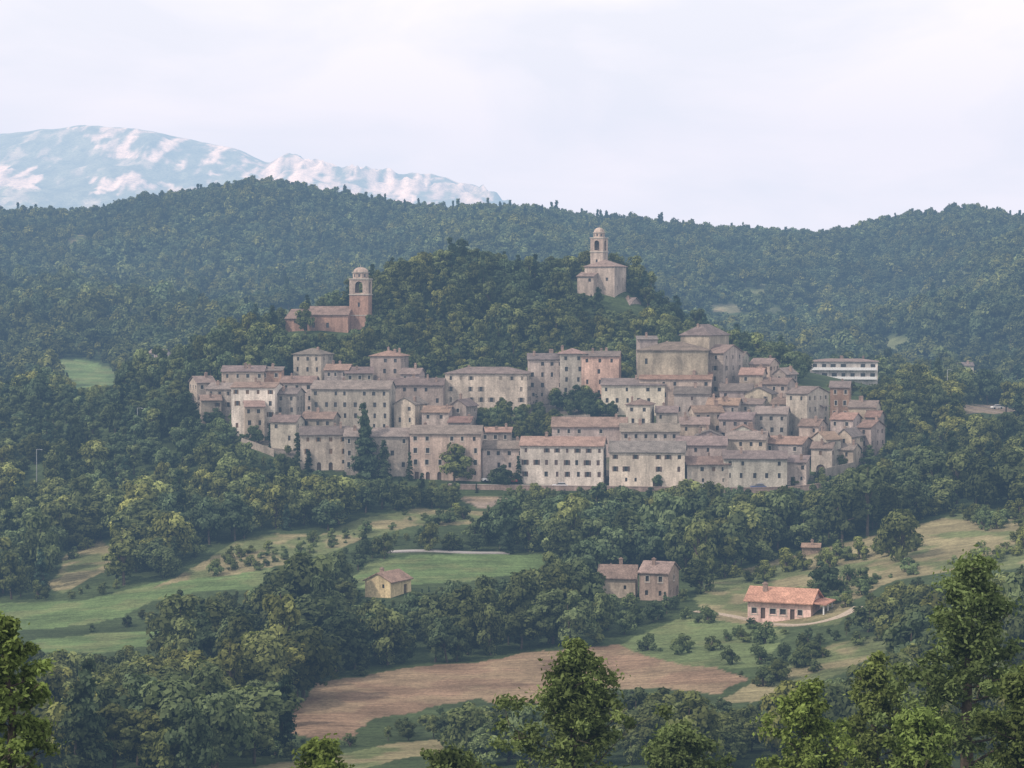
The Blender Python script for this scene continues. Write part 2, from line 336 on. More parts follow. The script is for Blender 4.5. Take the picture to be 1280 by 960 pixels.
def gn_scatter(name,P,S,R_,I):
    me=bpy.data.meshes.new(name); P=np.asarray(P,np.float32); me.vertices.add(len(P)); me.vertices.foreach_set('co',P.ravel())
    a=me.attributes.new("tscale",'FLOAT_VECTOR','POINT'); a.data.foreach_set('vector',np.asarray(S,np.float32).ravel())
    a=me.attributes.new("trot",'FLOAT_VECTOR','POINT'); a.data.foreach_set('vector',np.asarray(R_,np.float32).ravel())
    a=me.attributes.new("tidx",'INT','POINT'); a.data.foreach_set('value',np.asarray(I,np.int32))
    me.update()
    ob=bpy.data.objects.new(name,me); sc.collection.objects.link(ob)
    ng=bpy.data.node_groups.new(name+"_scatter",'GeometryNodeTree')
    ng.interface.new_socket("Geometry",in_out='INPUT',socket_type='NodeSocketGeometry'); ng.interface.new_socket("Geometry",in_out='OUTPUT',socket_type='NodeSocketGeometry')
    gi=ng.nodes.new('NodeGroupInput'); go=ng.nodes.new('NodeGroupOutput'); ip=ng.nodes.new('GeometryNodeInstanceOnPoints'); ci=ng.nodes.new('GeometryNodeCollectionInfo')
    ci.inputs[0].default_value=pc; ci.inputs['Separate Children'].default_value=True; ci.inputs['Reset Children'].default_value=True
    def na(nm,t):
        n=ng.nodes.new('GeometryNodeInputNamedAttribute'); n.data_type=t; n.inputs['Name'].default_value=nm
        return [x for x in n.outputs if x.enabled and x.name=='Attribute'][0]
    L=ng.links.new
    L(gi.outputs[0],ip.inputs['Points']); L(ci.outputs[0],ip.inputs['Instance']); ip.inputs['Pick Instance'].default_value=True
    L(na("tidx",'INT'),ip.inputs['Instance Index']); L(na("trot",'FLOAT_VECTOR'),ip.inputs['Rotation']); L(na("tscale",'FLOAT_VECTOR'),ip.inputs['Scale']); L(ip.outputs[0],go.inputs[0])
    md=ob.modifiers.new("scatter",'NODES'); md.node_group=ng; return ob
# ------------------------------------------------------------------ mesh builder for buildings
class MB:
    def __init__(s): s.v=[];s.f=[]
    def poly(s,*pts):
        o=len(s.v); s.v+= [tuple(p) for p in pts]; s.f.append(tuple(range(o,o+len(pts))))
    def box(s,x0,x1,y0,y1,z0,z1):
        a=[(x0,y0,z0),(x1,y0,z0),(x1,y1,z0),(x0,y1,z0),(x0,y0,z1),(x1,y0,z1),(x1,y1,z1),(x0,y1,z1)]
        o=len(s.v); s.v+=a
        for f in ((3,2,1,0),(4,5,6,7),(0,1,5,4),(1,2,6,5),(2,3,7,6),(3,0,4,7)): s.f.append(tuple(i+o for i in f))
    def prism(s,cx,cy,r0,r1,z0,z1,n=8,rot=0,cap=True):
        o=len(s.v)
        for r,z in ((r0,z0),(r1,z1)):
            for k in range(n):
                t=rot+2*math.pi*k/n; s.v.append((cx+r*math.cos(t),cy+r*math.sin(t),z))
        for k in range(n): s.f.append((o+k,o+(k+1)%n,o+n+(k+1)%n,o+n+k))
        if cap: s.f.append(tuple(o+n+k for k in range(n)));s.f.append(tuple(o+n-1-k for k in range(n)))
    def obj(s,name,parent,m,color=None,smooth=False):
        if not s.v: return None
        me=bpy.data.meshes.new(name); me.from_pydata(s.v,[],s.f); me.materials.append(m); me.update()
        ob=bpy.data.objects.new(name,me); sc.collection.objects.link(ob)
        if parent: ob.parent=parent
        if color: ob.color=(*color,1)
        return ob
RNG=random.Random(5)
class Building:
    def __init__(s,name,x,y,z,rot):
        s.e=bpy.data.objects.new(name,None); sc.collection.objects.link(s.e); s.e.location=(x,y,z); s.e.rotation_euler=(0,0,math.radians(rot)); s.e.empty_display_size=2
        s.walls=MB();s.roof=MB();s.win=MB();s.shut=MB();s.trim=MB();s.door=MB();s.chim=MB();s.upper=MB()
    def facade(s,o,d,L,z0,z1,ops,wm=None):
        """one storey band of wall starting at o going along d; ops=(s0,s1,za,zb,kind)"""
        W_=wm or s.walls
        nx,ny=d[1],-d[0]
        def P(a,z,i=0): return (o[0]+d[0]*a-nx*i,o[1]+d[1]*a-ny*i,z)
        def bx(mb,a0,a1,za,zb,out):
            q=[P(a0,za,-.003),P(a1,za,-.003),P(a1,zb,-.003),P(a0,zb,-.003)];w=[P(a0,za,-out),P(a1,za,-out),P(a1,zb,-out),P(a0,zb,-out)]
            mb.poly(*w); 
            for k in range(4): mb.poly(q[k],q[(k+1)%4],w[(k+1)%4],w[k])
        cur=0
        for (a,b,za,zb,kind) in sorted(ops):
            if a<cur+.1 or b>L-.1: continue
            if a>cur: W_.poly(P(cur,z0),P(a,z0),P(a,z1),P(cur,z1))
            if za>z0+.01: W_.poly(P(a,z0),P(b,z0),P(b,za),P(a,za))
            dep=.28
            arch='arch' in kind
            if arch:
                r=(b-a)/2; n=8; c=(a+b)/2; zs=zb-r; pr=[(c-r*math.cos(math.pi*k/n),zs+r*math.sin(math.pi*k/n)) for k in range(n+1)]
                for k in range(n):
                    (x0,y0),(x1,y1)=pr[k],pr[k+1]
                    W_.poly(P(x0,y0),P(x1,y1),P(x1,z1),P(x0,z1)); W_.poly(P(x0,y0,dep),P(x1,y1,dep),P(x1,y1),P(x0,y0))
                top=zs; outline=[P(a,za,dep),P(b,za,dep)]+[P(x,z,dep) for x,z in reversed(pr)]
            else:
                if zb<z1-.01: W_.poly(P(a,zb),P(b,zb),P(b,z1),P(a,z1))
                W_.poly(P(a,zb,dep),P(b,zb,dep),P(b,zb),P(a,zb)); top=zb; outline=[P(a,za,dep),P(b,za,dep),P(b,zb,dep),P(a,zb,dep)]
            W_.poly(P(a,za),P(b,za),P(b,za,dep),P(a,za,dep)); W_.poly(P(a,za,dep),P(a,top,dep),P(a,top),P(a,za)); W_.poly(P(b,za),P(b,top),P(b,top,dep),P(b,za,dep))
            if 'open' not in kind: (s.door if 'door' in kind else s.win).poly(*outline)
            if 'shut' in kind:
                w=(b-a)*.48
                if 'closed' in kind: 
                    q=[P(a+.02,za,.1),P(b-.02,za,.1),P(b-.02,zb,.1),P(a+.02,zb,.1)]; s.shut.poly(*q)
                else: bx(s.shut,a-w-.02,a-.02,za,zb,.06); bx(s.shut,b+.02,b+w+.02,za,zb,.06)
            elif 'frame' in kind and not arch:
                bx(s.trim,a-.14,a,za-.12,zb+.14,.05);bx(s.trim,b,b+.14,za-.12,zb+.14,.05);bx(s.trim,a+.002,b-.002,zb,zb+.14,.045);bx(s.trim,a-.2,b+.2,za-.26,za-.122,.1)
            cur=b
        if cur<L: W_.poly(P(cur,z0),P(L,z0),P(L,z1),P(cur,z1))
    def block(s,cx,cy,w,d,z0,z1,gz=None,roof='gable',rise=1.8,ov=.45,st=3.1,colsp=2.9,wp=.85,style=None,ww=.86,wh=1.35,doors=True,chim=1,fops=None):
        """rectangular volume with storeys of windows on all sides"""
        x0,x1,y0,y1=cx-w/2,cx+w/2,cy-d/2,cy+d/2
        if gz is None: gz=z0+1.5
        style=style or RNG.choice(['plain','plain','shut','frame','frame'])
        sides=[((x0,y0),(1,0),w),((x1,y0),(0,1),d),((x1,y1),(-1,0),w),((x0,y1),(0,-1),d)]
        for si,(o,dv,L) in enumerate(sides):
            if fops and si==0: s.facade(o,dv,L,z0,z1,fops); continue
            n=max(1,int(L/colsp+RNG.random()*.5)); off=RNG.uniform(-.2,.2)
            cols=[(i+.5)*L/n+off for i in range(n)]
            z=z1; k=0
            while z-z0>.3:
                nb=max(z-st,z0)
                if z-st-gz<1.2: nb=z0
                ops=[]; ground=nb==z0
                for c in cols:
                    if RNG.random()>wp: continue
                    cc=c+RNG.uniform(-.25,.25); h=wh if k else wh*.82; hw=ww/2*RNG.uniform(.75,1.12)
                    kind=style
                    if style=='shut': kind='shut_closed' if RNG.random()<.35 else 'shut'
                    if RNG.random()<.2: kind='plain'
                    if ground:
                        if doors and z-gz>2.4 and RNG.random()<.4:
                            big=RNG.random()<.3; hw=1.2 if big else .55
                            ops.append((cc-hw,cc+hw,gz,min(gz+2.3,z-.2),'door_arch' if RNG.random()<.4 else 'door'))
                        elif z-gz>2.2: 
                            zz=z-.7 if z-gz<4 else gz+2.6
                            ops.append((cc-hw*.8,cc+hw*.8,zz-h*.75,zz,'plain'))
                    elif z-nb>2.5:
                        za=nb+(.95 if k else 1.15); ops.append((cc-hw,cc+hw,za,za+h,kind))
                s.facade(o,dv,L,nb,z,ops); z=nb;k+=1
        R=s.roof
        sl=rise/(d/2) if roof in('gable','hip') else 0
        if roof=='gable':
            de=ov*sl; a=[(y0-ov,z1-de),((y0+y1)/2,z1+rise),(y1+ov,z1-de)]
            X0,X1=x0-ov*.7,x1+ov*.7
            up=[(y,z+.1) for y,z in a]; lo=[(y,z-.1) for y,z in a]
            for i in (0,1):
                R.poly((X0,*up[i]),(X1,*up[i]),(X1,*up[i+1]),(X0,*up[i+1])); R.poly((X1,*lo[i]),(X0,*lo[i]),(X0,*lo[i+1]),(X1,*lo[i+1]))
                for X_ in (X0,X1): R.poly((X_,*lo[i]),(X_,*lo[i+1]),(X_,*up[i+1]),(X_,*up[i]))
            R.poly((X0,*lo[0]),(X1,*lo[0]),(X1,*up[0]),(X0,*up[0])); R.poly((X1,*lo[2]),(X0,*lo[2]),(X0,*up[2]),(X1,*up[2]))
            for X_ in (x0,x1): s.walls.poly((X_,y0,z1),(X_,y1,z1),(X_,(y0+y1)/2,z1+rise))
            rt=lambda x,y: z1+rise*(1-abs(y-(y0+y1)/2)/(d/2))
        elif roof=='gabley':
            sl=rise/(w/2); de=ov*sl; a=[(x0-ov,z1-de),((x0+x1)/2,z1+rise),(x1+ov,z1-de)]; Y0,Y1=y0-ov*.7,y1+ov*.7
            up=[(y,z+.1) for y,z in a]; lo=[(y,z-.1) for y,z in a]
            f=lambda p,Y_:(p[0],Y_,p[1])
            for i in (0,1):
                R.poly(f(up[i],Y0),f(up[i+1],Y0),f(up[i+1],Y1),f(up[i],Y1)); R.poly(f(lo[i],Y0),f(lo[i],Y1),f(lo[i+1],Y1),f(lo[i+1],Y0))
                for Y_ in (Y0,Y1): R.poly(f(lo[i],Y_),f(lo[i+1],Y_),f(up[i+1],Y_),f(up[i],Y_))
            for i in (0,2): R.poly(f(lo[i],Y0),f(up[i],Y0),f(up[i],Y1),f(lo[i],Y1))
            for Y_ in (y0,y1): s.walls.poly((x0,Y_,z1),(x1,Y_,z1),((x0+x1)/2,Y_,z1+rise))
            rt=lambda x,y: z1+rise*(1-abs(x-(x0+x1)/2)/(w/2))
        elif roof=='hip':
            X0,X1,Y0,Y1=x0-ov,x1+ov,y0-ov,y1+ov; zb=z1-.12; m_=min(w,d)/2
            r0=(cx-max(0,w/2-m_),cy-max(0,d/2-m_),z1+rise);r1=(cx+max(0,w/2-m_),cy+max(0,d/2-m_),z1+rise)
            A,B_,C,D=(X0,Y0,zb+.15),(X1,Y0,zb+.15),(X1,Y1,zb+.15),(X0,Y1,zb+.15); A2,B2,C2,D2=[(p[0],p[1],zb) for p in (A,B_,C,D)]
            if w>=d: R.poly(A,B_,r1,r0);R.poly(B_,C,r1);R.poly(C,D,r0,r1);R.poly(D,A,r0)
            else: R.poly(A,B_,r0);R.poly(B_,C,r1,r0);R.poly(C,D,r1);R.poly(D,A,r0,r1)
            R.poly(D2,C2,B2,A2)
            for p,q,p2,q2 in ((A,B_,A2,B2),(B_,C,B2,C2),(C,D,C2,D2),(D,A,D2,A2)): R.poly(p2,q2,q,p)
            rt=lambda x,y: z1+rise*.5
        else:
            X0,X1,Y0,Y1=x0-ov*.6,x1+ov*.6,y0-ov,y1+ov; s_=rise/d
            za,zb=z1-ov*s_,z1+rise+ov*s_
            R.poly((X0,Y0,za+.1),(X1,Y0,za+.1),(X1,Y1,zb+.1),(X0,Y1,zb+.1)); R.poly((X1,Y0,za-.1),(X0,Y0,za-.1),(X0,Y1,zb-.1),(X1,Y1,zb-.1))
            R.poly((X0,Y0,za-.1),(X1,Y0,za-.1),(X1,Y0,za+.1),(X0,Y0,za+.1)); R.poly((X1,Y1,zb-.1),(X0,Y1,zb-.1),(X0,Y1,zb+.1),(X1,Y1,zb+.1))
            for X_ in (X0,X1): R.poly((X_,Y0,za-.1),(X_,Y1,zb-.1),(X_,Y1,zb+.1),(X_,Y0,za+.1))
            for X_ in (x0,x1): s.walls.poly((X_,y0,z1),(X_,y1,z1),(X_,y1,z1+rise))
            s.walls.poly((x1,y1,z1),(x0,y1,z1),(x0,y1,z1+rise),(x1,y1,z1+rise))
            rt=lambda x,y: z1+rise*(y-y0)/d
        for i in range(chim):
            x=cx+RNG.uniform(-.4,.4)*w; y=cy+RNG.uniform(-.3,.3)*d; q=RNG.uniform(.28,.42); zt=rt(x,y)+RNG.uniform(.9,1.5)
            s.chim.box(x-q,x+q,y-q*.8,y+q*.8,rt(x,y)-.6,zt); s.chim.box(x-q-.1,x+q+.1,y-q*.8-.1,y+q*.8+.1,zt+.003,zt+.13); s.chim.box(x-q*.6,x+q*.6,y-q*.5,y+q*.5,zt+.133,zt+.36)
    def done(s,wc,rc,sc_=None,uc=None):
        sc_=sc_ or RNG.choice([(.12,.075,.045),(.06,.09,.06),(.2,.17,.14),(.09,.06,.05),(.16,.1,.06)])
        s.walls.obj("walls",s.e,WALL,wc); s.upper.obj("upper_walls",s.e,WALL,uc or wc); s.roof.obj("roof",s.e,ROOF,rc); s.win.obj("windows",s.e,GLASS); s.shut.obj("shutters",s.e,SHUT,sc_); s.trim.obj("window_surrounds",s.e,TRIM); s.door.obj("doors",s.e,SHUT,(.09,.06,.045)); s.chim.obj("chimneys",s.e,WALL,(.3,.22,.18))
        return s.e
footprints=[]
S_=(.36,.31,.27);T_=(.42,.35,.285);C_=(.52,.46,.385);W_=(.76,.70,.62);G_=(.30,.26,.24);B_r=(.33,.215,.165);K_=(.46,.335,.285);P_=(.41,.35,.31);O_=(.46,.32,.245)
RC=[(.185,.145,.13),(.16,.13,.12),(.21,.155,.13),(.175,.145,.13),(.235,.16,.125),(.195,.16,.14)]
def jit(c,a=.20):
    k=1+RNG.uniform(-a,a); return tuple(min(.8,x*k*(1+RNG.uniform(-.04,.04))) for x in c)
def house(name,uL,uR,vE,vB,rot=0,d=9,roof='gable',rise=1.8,wc=S_,rc=None,y=None,**kw):
    um=(uL+uR)/2
    if y is None: y=hit(um,vB,ymin=560 if vB<615 and 225<um<1115 else 300)
    tx,tz=bear(um,vE); W=(bear(uR,vE)[0]-bear(uL,vE)[0])*y; th=math.radians(rot)
    w=max(4.0,(W-d*abs(math.sin(th)))/math.cos(th)); ey=(w*abs(math.sin(th))+d*math.cos(th))/2
    yc=y+ey; x=float(tx)*y
    ze=float(tz)*y
    pts=[(x+a*w/2*math.cos(th)-b*d/2*math.sin(th),yc+a*w/2*math.sin(th)+b*d/2*math.cos(th)) for a in(-1,1) for b in(-1,1)]
    hs=[float(hgt(np.array(p[0]),np.array(p[1]))) for p in pts]; zb=min(hs)-1.0; gz=float(hgt(np.array(x),np.array(y)))+.05
    z0=min(zb,gz-.5)
    b=Building(name,x,yc,z0,rot); kw.setdefault('chim',RNG.choice([1,1,2,3]) if w>7 else 1)
    b.block(0,0,w,d,0,ze-z0,gz=gz-z0,roof=roof,rise=rise,**kw)
    footprints.append((x,yc,max(w,d)/2+.8))
    return b.done(jit(wc),jit(rc or RNG.choice(RC),.22))
SH="stone_house"
L=[
(SH,232,268,478,507,25,8,'gable',1.7,T_),(SH,256,302,486,522,-18,8,'gable',1.5,S_),(SH,277,330,464,500,0,9,'gable',1.5,T_),("brick_house",324,352,463,497,0,7,'shed',.8,B_r),
("plastered_house",288,350,484,547,-9,9,'gable',1.2,W_),(SH,344,378,492,545,-12,8,'gable',1.4,S_),(SH,337,378,527,563,-15,7,'gable',1.6,C_),
(SH,365,414,443,480,-22,8,'hip',1.8,T_),(SH,350,396,478,515,-5,8,'gable',1.7,P_),(SH,388,492,486,540,-7,10,'gable',2.1,P_),(SH,428,466,466,495,6,8,'gable',1.6,T_),
(SH,462,509,445,488,-12,9,'hip',1.6,T_),(SH,484,556,481,520,-3,9,'gable',1.8,S_),(SH,492,533,505,542,-24,8,'gabley',1.8,C_),(SH,500,530,467,500,-10,8,'gable',1.5,P_),
(SH,376,422,523,556,-9,8,'gable',1.6,S_),(SH,372,436,543,590,5,8,'gable',1.9,T_),(SH,430,512,545,596,-2,9,'gable',1.9,S_),
("pink_house",512,604,542,602,-4,10,'gable',1.9,K_),(SH,527,567,515,550,-10,8,'gable',1.5,C_),(SH,562,596,507,546,-22,8,'gabley',1.7,S_),
("stone_palazzo",556,664,467,520,-6,12,'hip',1.8,C_),("stone_palazzo",660,706,449,505,0,12,'gable',1.6,P_),("stone_palazzo",700,733,442,505,0,12,'hip',1.5,P_),("salmon_palazzo",727,779,445,505,-6,12,'gable',1.3,O_),
(SH,752,834,481,520,-4,10,'gable',1.7,C_),("stone_tower_house",783,820,506,552,-12,8,'hip',1.5,C_),(SH,690,786,533,572,-4,9,'gable',2.3,P_),(SH,776,851,539,580,-2,9,'gable',1.9,C_),
(SH,603,656,560,598,0,7,'gable',1.7,P_),(SH,650,760,557,609,-7,10,'gable',2.0,C_),(SH,762,861,565,612,-6,10,'gable',2.5,C_),(SH,857,912,580,611,3,8,'gable',1.7,C_),
(SH,846,912,556,594,-5,9,'gable',2.0,S_),(SH,905,987,573,612,-4,9,'gable',1.7,C_),(SH,984,1017,578,608,-14,8,'shed',1.2,P_),
(SH,908,966,549,588,-12,9,'gable',1.9,T_),(SH,958,1022,555,588,-28,9,'gable',1.7,S_),(SH,1020,1052,549,588,18,9,'gable',1.8,C_),(SH,1047,1085,545,582,-30,9,'gabley',1.9,T_),(SH,1078,1108,534,573,-35,9,'gable',1.7,P_),
(SH,843,892,492,530,-8,8,'gable',1.8,P_),(SH,884,932,506,548,-14,9,'gable',1.7,S_),(SH,864,905,515,555,6,8,'gable',1.6,T_),(SH,900,952,524,563,-20,8,'gable',1.7,P_),(SH,945,992,517,560,-12,9,'gable',1.8,S_),
("stone_tower_house",985,1042,492,552,-38,12,'gable',1.8,S_),("brick_house",1038,1070,484,530,-12,9,'gable',1.6,B_r),(SH,1062,1107,509,550,-18,9,'gable',1.7,T_),(SH,1040,1082,524,560,-26,8,'gable',1.6,P_),
(SH,932,975,492,530,-18,8,'gabley',1.8,T_),(SH,952,1000,480,518,-25,9,'gable',1.6,P_),(SH,925,962,468,508,-15,8,'gable',1.8,T_),(SH,968,1000,467,505,-30,9,'gabley',1.6,S_),(SH,938,978,455,492,-25,9,'gable',1.6,T_),
(SH,900,945,488,524,-8,8,'gable',1.8,S_),(SH,1000,1038,532,568,-24,8,'gable',1.6,T_),(SH,850,890,530,566,-6,8,'gable',1.7,T_),(SH,965,1012,505,542,-22,9,'gable',1.7,S_),(SH,1084,1110,521,556,-20,8,'gable',1.5,S_),
(SH,1005,1040,508,545,-20,8,'gabley',1.6,P_),(SH,912,950,540,575,-8,8,'gabley',1.8,C_),(SH,405,440,462,492,-8,8,'gable',1.5,S_),(SH,820,850,515,552,-6,7,'gable',1.5,S_),(SH,560,590,528,560,-4,7,'shed',1.2,P_),(SH,300,330,508,553,10,8,'gable',1.4,T_),
(SH,1015,1050,560,592,-18,7,'gable',1.4,P_),(SH,905,940,446,485,-20,8,'gable',1.5,S_),
(SH,245,276,500,530,12,7,'gable',1.3,P_),(SH,340,366,505,540,-8,7,'shed',1.0,T_),(SH,1050,1080,562,588,-25,7,'gable',1.4,T_),(SH,870,905,545,578,-4,7,'gabley',1.5,P_),(SH,925,960,505,540,-14,7,'shed',1.1,C_),(SH,600,640,540,566,-3,6,'shed',.9,S_),(SH,445,480,488,520,-6,7,'shed',1.2,C_),
]
for e in L: house(*e[:10])
house("collegiate_church",797,893,438,515,-7,16,'hip',2.4,T_,st=5.2,colsp=4.6,wp=.55,wh=2.0,style='plain',doors=False)
house("collegiate_church",852,917,419,500,-27,16,'hip',3.2,T_,st=5,colsp=5,wp=.4,doors=False)
house("stone_palazzo",884,934,441,505,-30,14,'gable',2.2,S_,colsp=3.6)
house("stone_tower_house",797,822,424,498,0,7,'shed',.8,S_,wp=.4)
house(SH,800,893,474,522,-7,7,'shed',1.6,T_,wp=.5)
house("yellow_farmhouse",455,512,727,748,-30,8,'gabley',1.6,(.58,.47,.29),(.25,.175,.13),wp=.8)
house("stone_farmhouse",748,800,722,748,-8,7,'gable',2.2,(.42,.34,.27),(.23,.17,.14))
house("stone_farmhouse",800,852,716,752,-20,8,'gable',1.8,(.40,.32,.26),(.22,.165,.14))
# pink bungalow with garage doors and a white-posted porch at its right end
yb=hit(992,776,ymin=300); s=F/yb; tx,tz=bear(985,752); xb=float(tx)*yb; gb=float(hgt(np.array(xb),np.array(yb+3))); wb=82/s
b=Building("pink_bungalow",xb,yb+6,gb-1.6,-22); hb=max(float(tz)*yb-gb,3.0)+1.6
b.block(0,0,wb,7.5,0,hb,gz=1.6,roof='gable',rise=1.9,ov=.9,wp=.9,style='frame',chim=1,fops=[(.8,1.8,2.6,3.7,'frame'),(2.6,3.5,1.65,3.75,'door'),(4.4,5.6,2.6,3.7,'frame'),(6.4,7.6,2.6,3.7,'frame'),(8.4,9.3,1.65,3.75,'door'),(9.9,10.8,2.6,3.7,'frame')])
po=MB(); rp_=MB(); x1=wb/2
for py in (-3.4,0,3.4): po.box(x1+2.3,x1+2.55,py-.13,py+.13,.3,hb-.55)
rp_.poly((x1-.2,-4.2,hb-.1),(x1+3,-4.2,hb-.45),(x1+3,4.2,hb-.45),(x1-.2,4.2,hb-.1)); rp_.poly((x1-.2,4.2,hb-.28),(x1+3,4.2,hb-.63),(x1+3,-4.2,hb-.63),(x1-.2,-4.2,hb-.28)); rp_.poly((x1-.2,-4.2,hb-.28),(x1+3,-4.2,hb-.63),(x1+3,-4.2,hb-.45),(x1-.2,-4.2,hb-.1)); rp_.poly((x1+3,-4.2,hb-.63),(x1+3,4.2,hb-.63),(x1+3,4.2,hb-.45),(x1+3,-4.2,hb-.45))
WR=plain("white_render",(.7,.7,.7)); po.obj("porch_posts",b.e,WR); rp_.obj("porch_roof",b.e,ROOF,(.42,.22,.16)); b.done((.68,.48,.42),(.44,.245,.175)); footprints.append((xb,yb+6,9))
house("brick_shed",1003,1028,684,693,-10,3.5,'shed',.4,(.34,.25,.19),(.3,.2,.15),wp=.6)
house(SH,757,804,381,394,-30,9,'gable',2.4,S_,y=736)
house(SH,184,210,441,450,-15,8,'gable',1.2,P_,y=880); house(SH,258,280,429,440,-10,7,'gable',1.4,P_,y=760)
house(SH,1196,1220,457,464,-6,9,'gable',1.2,C_,y=900)
y=745; tx,tz=bear(1058,452); x=float(tx)*y; g=float(hgt(np.array(x),np.array(y+6))); ze=float(tz)*y; w=84/F*y
b=Building("apartment_block",x,y+6,g-1.5,-8); Ht=ze-g+1.5; b.block(0,0,w,11,0,Ht,gz=1.5,roof='hip',rise=.9,style='plain',ww=1.6,colsp=3.0,chim=3)
bal=MB()
k=Ht-2.9
while k>1.5:
    bal.box(-w/2+.5,w/2-.5,-6.7,-5.503,k,k+.15); bal.box(-w/2+.5,w/2-.5,-6.7,-6.6,k+.153,k+.95); k-=3.1
bal.obj("balconies",b.e,WR)
b.done((.50,.46,.42),(.22,.17,.15)); footprints.append((x,y+6,13))
def dome(mb,cx,cy,r,z0,h,n=12):
    pr=[(r*math.cos(t),z0+h*math.sin(t)) for t in [i*math.pi/2/5 for i in range(6)]]
    for i in range(5): mb.prism(cx,cy,pr[i][0],max(pr[i+1][0],.05),pr[i][1],pr[i+1][1],n,0,False)
def belltower(b,cx,cy,w,z0,zb,zs,drum,cap):
    h=w/2; sides=[((cx-h,cy-h),(1,0)),((cx+h,cy-h),(0,1)),((cx+h,cy+h),(-1,0)),((cx-h,cy+h),(0,-1))]
    for o,dv in sides:
        b.facade(o,dv,w,z0,zb,[(w/2-.35,w/2+.35,zb-4,zb-2.6,'plain')])
        b.facade(o,dv,w,zb,zs,[(w/2-w*.2,w/2+w*.2,zb+.5,zs-.7,'arch_open')],b.upper)
    for z in (zb-.2,zs-.05): b.trim.box(cx-h-.22,cx+h+.22,cy-h-.22,cy+h+.22,z,z+.32)
    b.trim.box(cx-h-.1,cx+h+.1,cy-h-.1,cy+h+.1,z0+(zb-z0)*.5,z0+(zb-z0)*.5+.22)
    z=zs+.27
    b.upper.prism(cx,cy,w*.42,w*.42,z,z+drum,8,math.pi/8); 
    for k in range(8):
        t=k*math.pi/4; q=w*.392; b.win.poly(*[(cx+q*math.cos(t)-s_*.3*math.sin(t),cy+q*math.sin(t)+s_*.3*math.cos(t),z+zz) for s_,zz in((-1,drum*.25),(1,drum*.25),(1,drum*.75),(-1,drum*.75))])
    b.trim.prism(cx,cy,w*.48,w*.48,z+drum+.003,z+drum+.2,8,math.pi/8)
    dome(b.upper,cx,cy,w*.4,z+drum+.2,cap); b.trim.prism(cx,cy,.08,.05,z+drum+.2+cap-.1,z+drum+cap+.9,6)
def zrow(v,y): return float(bear(640,v)[1])*y
y=hit(410,414,ymin=650); y=max(690,min(y,735)); tx,_=bear(410,414); x=float(tx)*y; g=float(hgt(np.array(x),np.array(y)))
s=F/y; YLC=y
b=Building("brick_church",x,y,g-2,-8)
b.block(0,5,52/s,11,0,zrow(393,y)-g+2,gz=2,roof='gable',rise=2.6,colsp=5,wp=.7,st=6,ww=1.2,wh=2.6,style='plain',chim=0)
b.block(-42/s,4,24/s,9,0,zrow(398,y)-g+2,gz=2,roof='shed',rise=2.8,colsp=4,wp=.4,st=6,style='plain',chim=0)
belltower(b,37/s,6,24/s,0,zrow(368,y)-g+2,zrow(349,y)-g+2,1.9,1.6)
b.done((.36,.225,.17),(.21,.15,.125),uc=(.38,.30,.25)); footprints.append((x,y+5,10)); footprints.append((x+10,y+6,5)); footprints.append((x-10,y+6,5))
y=742; tx,_=bear(750,368); x=float(tx)*y; g=float(hgt(np.array(x),np.array(y))); s=F/y
b=Building("hilltop_church",x,y,min(g,zrow(370,y))-2,-24); g0=min(g,zrow(370,y))-2
b.block(0,5,40/s,11,0,zrow(333,y)-g0,gz=2,roof='hip',rise=2.4,colsp=5,wp=.5,st=6,style='plain',chim=0)
b.block(-12/s-.5,-1.9,22/s,4,0,zrow(345,y)-g0,gz=2,roof='shed',rise=1.2,wp=.4,chim=0,style='plain')
belltower(b,-3.6,8.2,17/s,3,zrow(314,y)-g0,zrow(297,y)-g0,1.6,1.6)
b.done((.40,.33,.28),(.24,.18,.155),uc=(.38,.30,.25)); footprints.append((x,y+5,10))
# ------------------------------------------------------------------ roads, walls
def path_pts(us,vs,ymin,step=2.5):
    P=[]
    for u,v in zip(us,vs):
        yy=hit(u,v,ymin=ymin); P.append((float(bear(u,v)[0])*yy,yy))
    P=np.array(P); d=np.r_[0,np.cumsum(np.linalg.norm(np.diff(P,axis=0),axis=1))]; t=np.arange(0,d[-1],step)
    Q_=np.stack([np.interp(t,d,P[:,0]),np.interp(t,d,P[:,1])],-1)
    for _ in range(6): Q_[1:-1]=(Q_[:-2]+Q_[1:-1]*2+Q_[2:])/4
    return Q_
def ribbon(name,Q_,w,mat_,lift=.12):
    mb=MB(); T=np.gradient(Q_,axis=0); T/=np.linalg.norm(T,axis=1)[:,None]; Nn=np.stack([-T[:,1],T[:,0]],-1)
    A=Q_+Nn*w/2;B=Q_-Nn*w/2; zc=hgt(Q_[:,0],Q_[:,1]); za=np.maximum(hgt(A[:,0],A[:,1]),zc)+lift; zb=np.maximum(hgt(B[:,0],B[:,1]),zc)+lift
    for i in range(len(Q_)-1):
        mb.poly((*B[i],zb[i]),(*B[i+1],zb[i+1]),(*A[i+1],za[i+1]),(*A[i],za[i]))
        mb.poly((*A[i],za[i]),(*A[i+1],za[i+1]),(*A[i+1],za[i+1]-.8),(*A[i],za[i]-.8)); mb.poly((*B[i],zb[i]-.8),(*B[i+1],zb[i+1]-.8),(*B[i+1],zb[i+1]),(*B[i],zb[i]))
    return mb.obj(name,None,mat_)
ribbon("country_road",path_pts([480,510,540,570,610,640],[691,689,688,691,692,692],440),2.6,ASPH)
ribbon("farm_track",path_pts([870,900,930,960,1000,1050,1075],[764,768,773,780,784,774,758],340),2.0,plain("gravel",(.32,.265,.205),.95,.1,.35),.06)
Qw=path_pts([560,600,650,720,800,880,960,1020,1050],[612,613,613,614,615,616,616,614,604],555)
ribbon("town_road",Qw+np.array([0,2.6]),4.2,ASPH)
